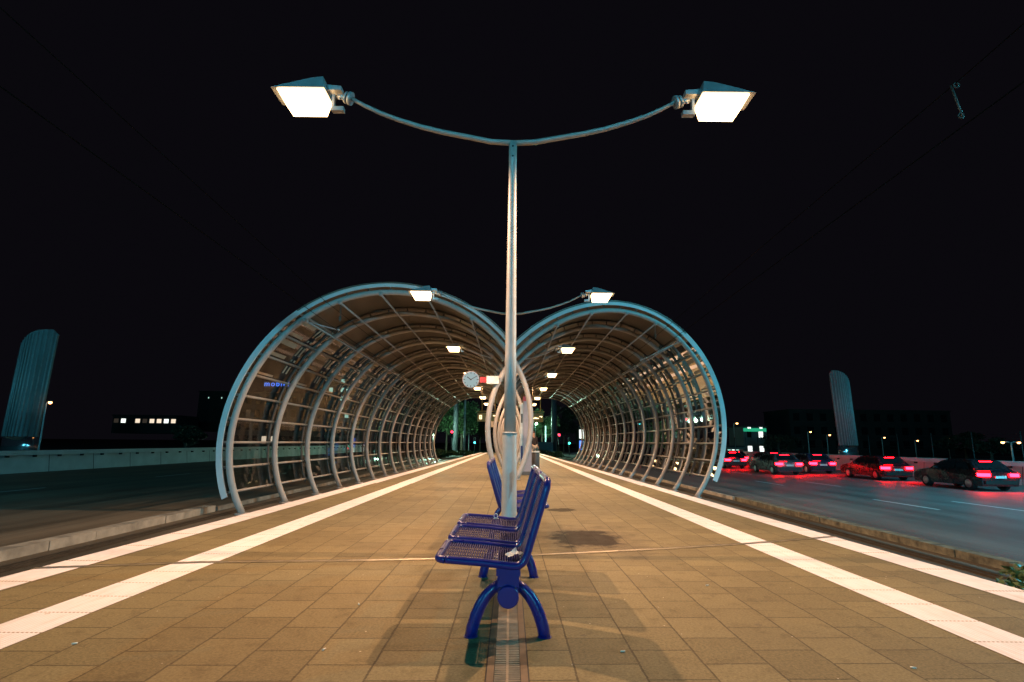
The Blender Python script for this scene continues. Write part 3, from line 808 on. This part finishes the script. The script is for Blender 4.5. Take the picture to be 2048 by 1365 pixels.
e = empty('container', (px(1092,0,74),74,-.62), 'low teal grey container standing beyond the platform end', 'container')
m = MB(); m.box((0,0,.95),(2.0,2.4,1.75)); m.build('body', M['container'], e)
m = MB()
for k in range(9): m.box((-.9+.225*k,-1.215,.95),(.05,.04,1.6))
m.build('corrugation', M['container'], e)
# masts behind the viewpoint that light the roads and the canopy fronts
def big_lamp(loc, h, face, label, mk_='lamp_merc'):
    road_lamp(loc, h, label, mk_, d=.20, group='tall cold street lamps behind the viewpoint', reach=1.2, face=face, thick=.09)
big_lamp((23.0,12.0,-.6), 10.0, -1, 'tall cold street lamp on the road side pavement')
big_lamp((18.0,-38.0,-.5), 9.0, -1, 'tall cold street lamp far behind the platform on the busy road', 'lamp_flood')
big_lamp((-16.0,-38.0,-.5), 9.0, 1, 'tall cold street lamp far behind the platform on the dark road', 'lamp_flood')
big_lamp((-20.5,-2.0,-.5), 7.5, 1, 'tall cold street lamp on the dark road verge', 'lamp_merc_weak')

# ------------------------------------------------------------------ buildings
def building(loc, w, d, h, label, mat, rows, cols, lit=(), wm='window_dark', rz=0.0, ww=.6, wh=.55, name='office_building', dimp=0.0, base=1.0):
    e = empty(name, loc, label, 'building', None, rz)
    m = MB(); m.box((0,0,h/2),(w,d,h)); m.build('wall', M[mat], e)
    m = MB(); m.box((0,0,h+.12),(w+.3,d+.3,.24)); m.build('roof', M['facade'], e)
    cw = w/cols; ch = (h-base)/rows
    for r in range(rows):
        for c in range(cols):
            mm = wm
            for (rr, cc, k) in lit:
                if rr == r and cc == c: mm = k
            if mm is None: continue
            x = -w/2+cw*(c+.5); z = base+ch*(r+.5)
            m = MB(); m.box((x,-d/2-.02,z),(cw*ww,.05,ch*wh)); f = m.build('window', M[mm], e)
    return e
# right: long dark building
building((px(1715,0,125),125,-.95), 35, 12, 9.6, 'long dark three storey building behind the sail tower', 'facade', 3, 12, wm='window_dark',
         ww=.45)
b = building((px(1499,0,95),95,-.95), 3.9, 6, 5.0, 'small two storey shop with green band and white lit windows', 'facade2', 2, 2, lit=((0,0,'win_white'),(0,1,'win_white'),(1,1,'win_white')), ww=.36, wh=.42, base=.2, name='shop_building')
m = MB(); m.box((0,-3.06,4.55),(3.8,.08,.55)); m.build('sign_band', M['sign_green'], b)
m = MB()
for x in (-1.1,-.8,.9,1.15): m.box((x,-3.12,4.9),(.22,.05,.3))
m.build('sign_letters', M['win_white'], b)
building((px(1463,0,88),88,-.95), 2.6, 4, 1.7, 'low glazed kiosk lit in teal beside the shop', 'facade2', 1, 4, lit=((0,0,'win_teal'),(0,1,'win_white'),(0,2,'win_teal'),(0,3,'win_dim')), ww=.7, wh=.5, base=.3, name='kiosk')
building((px(1230,0,130),130,-.95), 5.4, 8, 8.8, 'building lit bright blue behind the road side canopy glass', 'facade', 3, 3, lit=((1,0,'win_blue'),(1,1,'win_blue'),(1,2,'win_blue'),(2,1,'win_blue'),(2,2,'win_blue'),(0,1,'win_blue')), ww=.8, wh=.62, base=1.5)
b = building((px(1170,0,110),110,-.95), 2.6, 5, 4.9, 'narrow pavilion with white windows over blue ones at the tunnel end', 'facade', 2, 4, lit=((1,0,'win_white'),(1,1,'win_white'),(1,2,'win_teal'),(1,3,'win_white'),(0,0,'sign_blue'),(0,1,'win_blue'),(0,2,'sign_blue'),(0,3,'sign_blue')), ww=.62, wh=.8, base=.6, name='pavilion')
building((px(1335,0,105),105,-.95), 9, 8, 6.5, 'dark block with one tall white lit window behind the canopy glass', 'facade', 3, 7, lit=((1,3,'win_white'),(0,5,'win_dim')), ww=.32, wh=.8)
# left: low lit hall on a rise, tower block with teal windows, block carrying the blue sign
building((px(313,0,120),120,2.2), 13.5, 8, 3.6, 'low hall with a row of warm lit windows across the dark road', 'facade', 1, 9,
         lit=((0,0,'win_dim'),(0,1,'win_white'),(0,2,None),(0,3,'win_warm'),(0,4,'win_dim'),(0,5,'win_warm'),(0,6,'win_warm'),(0,7,'win_white'),(0,8,'win_warm')), ww=.62, wh=.42, base=1.6, name='low_hall')
building((px(700,0,115),115,-.95), 7.0, 9, 16.5, 'tall block with teal lit windows seen through the canopy glass', 'facade2', 9, 6,
         lit=tuple((r,c,'win_teal') for r,c in ((6,2),(6,3),(7,2),(5,3),(5,2),(4,2),(6,0),(3,3))), ww=.62, wh=.5, name='tower_block')
b = building((px(560,0,95),95,-.95), 12, 8, 9.6, 'dark block carrying blue neon letters on its roof edge', 'facade', 4, 8, lit=((2,1,'win_dim'),(0,3,'win_warm'),(0,4,'win_warm'),(1,6,'win_dim')), ww=.5)
def text(s, size, mat, parent, loc, name='sign_letters'):
    cu = bpy.data.curves.new(name, 'FONT'); cu.body = s; cu.size = size; cu.extrude = .04; cu.align_x = 'CENTER'; cu.space_character = 1.25
    o = bpy.data.objects.new(name, cu); COL.objects.link(o)
    dg = bpy.context.evaluated_depsgraph_get()
    me = bpy.data.meshes.new_from_object(o.evaluated_get(dg)); bpy.data.objects.remove(o)
    me.materials.clear(); me.materials.append(mat)
    o = bpy.data.objects.new(name, me); COL.objects.link(o); o.parent = parent; o.location = loc; o.rotation_euler = (PI/2,0,0)
    return o
text('mobiel', 1.25, M['sign_blue'], b, (.6,-4.1,10.9))
m = MB(); m.box((.6,-3.9,10.0),(4.4,.06,.06))
for x in (-1.4,.6,2.6): m.cyl((x,-3.9,9.6),(x,-3.9,11.0),.04,6)
m.build('sign_frame', M['facade'], b)
# tiny far house with two bright windows
building((px(430,0,150),150,3.2), 7, 6, 10.5, 'far dark house with two tiny bluish windows beside the canopy edge', 'facade', 3, 4, lit=((2,1,'win_teal'),(2,3,'win_teal')), ww=.12, wh=.12, name='far_house')

# ------------------------------------------------------------------ trees and shrubs
def leaves(mb, c, rx, ry, rz, n, size, lumps=9):
    cs = []
    for _ in range(lumps):
        a = random.uniform(0,2*PI); z = random.uniform(-.75,.85); q = math.sqrt(max(0,1-z*z))*random.uniform(.35,.85)
        cs.append((c[0]+rx*q*cos(a), c[1]+ry*q*sin(a), c[2]+rz*z*.8, random.uniform(.28,.5)))
    for _ in range(n):
        l = random.choice(cs); a = random.uniform(0,2*PI); z = random.uniform(-1,1); q = math.sqrt(1-z*z); rr = random.uniform(.3,1.0)**.5*l[3]
        p = Vector((l[0]+rx*rr*q*cos(a), l[1]+ry*rr*q*sin(a), l[2]+rz*rr*z))
        s = size*random.uniform(.6,1.3)
        u = Vector((random.gauss(0,1),random.gauss(0,1),random.gauss(0,.6))).normalized(); w = u.cross(Vector((random.gauss(0,1),random.gauss(0,1),random.gauss(0,1)))).normalized()
        mb.face([p-u*s, p+w*s*.45, p+u*s, p-w*s*.45])
def tree(loc, h, cw, n, label, matk='leaf', sz=.22):
    e = empty('broadleaf_tree', loc, label, 'tree', 'trees beyond the station')
    m = MB(); m.tube([(0,0,0),(.05,0,h*.3),(-.04,.05,h*.6),(.02,0,h*.85)], [.20,.15,.10,.03], 9)
    for k in range(7):
        a = k*2.4; z = h*(.32+.07*k); m.tube([(0,0,z),(cos(a)*cw*.35,sin(a)*cw*.35,z+h*.10),(cos(a)*cw*.75,sin(a)*cw*.75,z+h*.14)], [.07,.045,.015], 6)
    m.build('trunk', M['bark'], e)
    m = MB(); leaves(m, (0,0,h*.66), cw, cw, h*.36, n, sz, 13); m.build('crown', M[matk], e)
for x, Y, h, cw, n, lb, mk_ in ((925,86,8.4,3.4,3200,'green lit tree beside the pale teal mast','leaf'),(895,92,8.8,2.6,2200,'green lit tree behind the thick grey mast at the tunnel end','leaf'),
        (962,110,8.0,2.8,1800,'darker tree between the masts and the hanging display','leaf_dark'),(1086,88,7.8,2.7,2800,'bright green tree above the teal grey container','leaf'),
        (1130,112,10.0,3.6,2600,'dark tree behind the red signal on the road side','leaf_dark'),(1066,104,7.0,2.4,1800,'shaded tree behind the standing person','leaf_dark'),
        (375,58,3.3,1.9,1500,'low dark tree behind the wall next to the canopy','leaf_dark'),(1935,78,4.0,3.2,1600,'dark bushy tree behind the wall near the twin lamp','leaf_dark'),
        (1985,70,3.2,2.6,1400,'dark spreading tree just before the twin headed lamp','leaf_dark'),(1560,80,3.4,2.4,1200,'dark bushy tree between shop and long building','leaf_dark'),
        (850,100,7.0,3.0,1600,'dark tree seen through the glass near the far tunnel end','leaf_dark')):
    tree((px(x,0,Y),Y,-.8), h, cw, n, lb, mk_)
def shrub(loc, r, h, n, label, matk, sz):
    e = empty('shrub', loc, label, 'shrub', 'low shrubs around the station')
    m = MB()
    for k in range(9):
        a = k*.9; m.tube([(0,0,0),(cos(a)*r*.4,sin(a)*r*.4,h*.5),(cos(a)*r*.7,sin(a)*r*.7,h*.85)], [.012,.009,.004], 5)
    m.build('stem', M['bark'], e)
    m = MB(); leaves(m, (0,0,h*.5), r, r, h*.55, n, sz, 16); m.build('foliage', M[matk], e)
shrub((6.15,5.95,-.72), .82, .58, 3600, 'low leafy shrub between kerb and platform strip in the corner', 'shrub', .045)
for x, Y, r, h, lb in ((905,66,1.2,.8,'low dark shrub at the far end of the track with the clock'),(935,68,1.5,.7,'low shrub at the foot of the pale teal mast'),(1085,70,1.3,.9,'low shrub in front of the teal grey container'),(1115,67,1.0,.7,'low shrub under the road side red signal'),(880,64,1.2,.9,'low dark shrub beside the last canopy rib')):
    shrub((px(x,0,Y),Y,-.62), r, h, 900, lb, 'leaf', .12)
# wire fence on the far side of the road wall
e = empty('mesh_fence', (0,0,0), 'thin dark fence posts with wires behind the road side wall', 'fence')
for k in range(15):
    y = 30+k*3.2; m = MB(); m.cyl((27.8,y,-.9),(27.8,y,2.0),.035,6); m.build('post', M['black'], e)
m = MB()
for z in (.6,1.1,1.6,1.85): m.cyl((27.8,30,z),(27.8,74.8,z),.008,4)
m.build('wire', M['black'], e)
m = MB(); m.box((7.58,7.45,-.66),(.30,.16,.18)); tag(m.build('kerb_block', M['concrete']), 'loose concrete block at the end of the kerb beside the shrub', 'concrete block')

# ------------------------------------------------------------------ cars
def car(loc, label, mat):
    # origin under the rear bumper centre, car points along +y
    e = empty('dark_car', loc, label, 'car', 'cars queuing in the lane beside the wall')
    L, W, H = 3.75, 1.52, 1.24
    prof = [(0.02,.30),(0.0,.50),(.05,.74),(.22,.80),(.62,1.17),(.95,H),(1.75,H),(2.15,1.14),(2.72,.80),(3.45,.70),(3.70,.55),(3.75,.32)]
    def wd(z): return W/2*(1.0 if z < .78 else 1-.26*(z-.78)/(H-.78))*(1 if z > .45 else .97)
    m = MB()
    n = len(prof)
    for sg in (-1,1):
        pts = [(sg*wd(z), y, z) for y, z in prof] + [(sg*W/2*.95,3.72,.20),(sg*W/2*.95,.05,.20)]
        m.face(pts if sg < 0 else pts[::-1])
    ext = prof + [(3.72,.20),(.05,.20)]
    for (y0,z0),(y1,z1) in zip(ext, ext[1:]+ext[:1]):
        w0, w1 = (wd(z0) if z0 > .2 else W/2*.95), (wd(z1) if z1 > .2 else W/2*.95)
        m.face([(-w0,y0,z0),(w0,y0,z0),(w1,y1,z1),(-w1,y1,z1)])
    bo = m.build('body', mat, e)
    md = bo.modifiers.new('b', 'BEVEL'); md.width = .035; md.segments = 2; md.limit_method = 'ANGLE'
    for sg in (-1,1):
        m = MB()
        def S(y, z): return (sg*(wd(z)+.006), y, z)
        for q in ([(.55,.84),(.80,1.10),(1.30,1.15),(1.30,.84)],[(1.36,.84),(1.36,1.15),(1.78,1.15),(2.08,1.08),(2.50,.84)]):
            P = [S(*a) for a in q]; m.face(P if sg > 0 else P[::-1])
        m.build('side_window', M['window_dark'], e)
    m = MB(); m.face([(-.58,.30,.868),(.58,.30,.868),(.50,.585,1.135),(-.50,.585,1.135)][::-1]); m.v = [(x,y-.012,z+.012) for x,y,z in m.v]; m.build('rear_window', M['window_dark'], e)
    m = MB(); m.face([(-.52,2.24,1.10),(.52,2.24,1.10),(.62,2.66,.845),(-.62,2.66,.845)]); m.v = [(x,y+.012,z+.014) for x,y,z in m.v]; m.build('windscreen', M['window_dark'], e)
    for sg in (-1,1):
        m = MB(); m.box((sg*.56,-.005,.64),(.30,.07,.13)); m.box((sg*.735,.10,.64),(.06,.20,.13)); m.build('tail_light', M['tail'], e)
        m = MB(); m.box((sg*.81,2.30,.86),(.14,.10,.10)); m.build('mirror', mat, e)
    m = MB(); m.box((0,.20,.815+.33),(.5,.03,.03)); m.v = [(x,y+.40,z) for x,y,z in m.v]; m.build('brake_light', M['tail'], e)
    m = MB(); m.box((0,-.012,.36),(1.30,.06,.16)); m.build('bumper', M['black'], e)
    m = MB(); m.box((0,-.022,.56),(.44,.02,.10)); m.build('number_plate', M['pale_box'], e)
    for y in (.68, 3.0):
        for sg in (-1,1):
            m = MB(); m.tube([(sg*.58,y,.27),(sg*.60,y,.27),(sg*.74,y,.27),(sg*.765,y,.27)], [.25,.27,.27,.25], 22); wv = m.build('wheel', M['tyre'], e)
            m = MB(); m.tube([(sg*.766,y,.27),(sg*.775,y,.27)], [.17,.15], 14); m.build('rim', M['alloy'], wv)
    return e
CM = [car_mat('car_black', (.012,.012,.015)), car_mat('car_blue', (.015,.025,.06)), car_mat('car_maroon', (.06,.01,.015)), car_mat('car_grey', (.06,.06,.065))]
for X, Y, k, lb in ((19.6,22.3,0,'black car with red tail lights, nearest in the queue by the wall'),(19.8,28.4,2,'maroon car with red tail lights, second in the queue by the wall'),
        (19.5,34.6,1,'dark blue car with red tail lights, third in the queue by the wall'),(19.7,40.8,3,'grey car with red tail lights, fourth in the queue by the wall'),
        (19.6,47.4,0,'black car with red tail lights just right of the canopy edge'),(19.7,55,2,'maroon car with red tail lights seen through the first canopy bays'),(19.7,66,1,'dark blue car with red tail lights seen through the middle canopy bays'),(19.7,84,3,'grey car with red tail lights seen through the farthest canopy bays'),
        (16.6,33.0,3,'grey car with red tail lights in the lane nearer the platform'),(16.7,41.0,0,'black car with red tail lights, second in the lane nearer the platform'),(16.6,51.0,1,'dark blue car with red tail lights, third in the lane nearer the platform')):
    car((X,Y,-.62), lb, CM[k])

# ------------------------------------------------------------------ person standing far down the platform
def person(loc, label):
    e = empty('person', loc, label, 'person')
    J = {'pel':(0,0,.93,.135),'wst':(0,.0,1.06,.125),'chs':(0,.01,1.28,.155),'nck':(0,0,1.46,.062),'hd1':(0,-.015,1.56,.085),'hd2':(0,-.02,1.66,.09),'hd3':(0,-.01,1.73,.06),
         'lh':(-.09,0,.88,.095),'lk':(-.11,-.03,.48,.062),'la':(-.12,.03,.09,.042),'lt':(-.13,-.13,.04,.036),
         'rh':(.09,0,.88,.095),'rk':(.10,.02,.48,.062),'ra':(.11,.06,.09,.042),'rt':(.13,-.10,.04,.036),
         'ls':(-.19,0,1.40,.065),'le':(-.26,.03,1.13,.046),'lw':(-.25,-.07,.90,.034),'lf':(-.245,-.10,.82,.026),
         'rs':(.19,0,1.40,.065),'re':(.26,.04,1.13,.046),'rw':(.27,-.04,.89,.034),'rf':(.27,-.07,.81,.026)}
    B = [('pel','wst'),('wst','chs'),('chs','nck'),('nck','hd1'),('hd1','hd2'),('hd2','hd3'),('pel','lh'),('lh','lk'),('lk','la'),('la','lt'),('pel','rh'),('rh','rk'),('rk','ra'),('ra','rt'),
         ('chs','ls'),('ls','le'),('le','lw'),('lw','lf'),('chs','rs'),('rs','re'),('re','rw'),('rw','rf')]
    def skin(name, keys, grow, mat, levels=2):
        ks = [k for k in J if k in keys]; ix = {k:i for i,k in enumerate(ks)}
        me = bpy.data.meshes.new(name); me.from_pydata([J[k][:3] for k in ks], [(ix[a],ix[b]) for a,b in B if a in ix and b in ix], []); me.update()
        o = bpy.data.objects.new(name, me); COL.objects.link(o); o.parent = e
        sk = o.modifiers.new('s','SKIN'); sv = me.skin_vertices[0].data
        for k in ks: sv[ix[k]].radius = (J[k][3]+grow,)*2; sv[ix[k]].use_root = (k == ('pel' if 'pel' in ks else ks[0]))
        ss = o.modifiers.new('u','SUBSURF'); ss.levels = levels; ss.render_levels = levels
        me.materials.append(mat); return o
    skin('body', set(J), 0, M['skin'])
    skin('jacket', {'wst','chs','ls','le','lw','rs','re','rw','pel'}, .022, M['coat'])
    skin('trousers', {'pel','lh','lk','la','rh','rk','ra'}, .014, M['trousers'])
    m = MB(); m.ball((0,.015,1.69), .108, 14, 10, (.92,1.0,.95)); m.build('hair', M['hair'], e)
    for s_ in (-1,1):
        m = MB(); m.ball((s_*.125,-.04,.045), .06, 10, 6, (.75,1.9,.75)); m.build('shoe', M['shoe'], e)
        # fingers
        m = MB()
        for k in range(4):
            x = s_*.262+(k-1.5)*.016; m.tube([(x,-.10,.83),(x,-.115,.78),(x,-.105,.735+.008*abs(k-1.5))], [.009,.0085,.006], 6)
        m.tube([(s_*.235,-.11,.84),(s_*.222,-.135,.80),(s_*.225,-.14,.77)], [.010,.009,.007], 6)
        m.build('fingers', M['skin'], e)
    return e
pe = person((1.42,33.0,.0), 'person in dark jacket and pale trousers standing far down the platform'); pe.rotation_euler = (0,0,.5)

# ------------------------------------------------------------------ camera
f = 1090.0
pit = math.atan(203.2/f); roll = .0104; yaw = (1024-1021.6)/f
cam = bpy.data.cameras.new('camera'); co = bpy.data.objects.new('camera', cam); COL.objects.link(co)
cam.sensor_width = 36; cam.lens = 36*f/2048; cam.clip_end = 3000; cam.clip_start = .05
Rm = Matrix.Rotation(-yaw,4,'Z') @ Matrix.Rotation(PI/2+pit,4,'X') @ Matrix.Rotation(roll,4,'Z')
co.matrix_world = Matrix.Translation((0,0,1.1)) @ Rm
scene.camera = co

# ------------------------------------------------------------------ world and render
w = bpy.data.worlds.new('World'); scene.world = w; w.use_nodes = True
nt = w.node_tree; bg = nt.nodes['Background']
bg.inputs[0].default_value = (.75,.65,1.0,1); bg.inputs[1].default_value = .0040
vs = scene.view_settings; vs.view_transform = 'Standard'; vs.look = 'None'; vs.exposure = 0; vs.gamma = 1
cy = scene.cycles
cy.use_denoising = True
cy.max_bounces = 8; cy.transparent_max_bounces = 24; cy.sample_clamp_indirect = 6; cy.caustics_reflective = False; cy.caustics_refractive = False
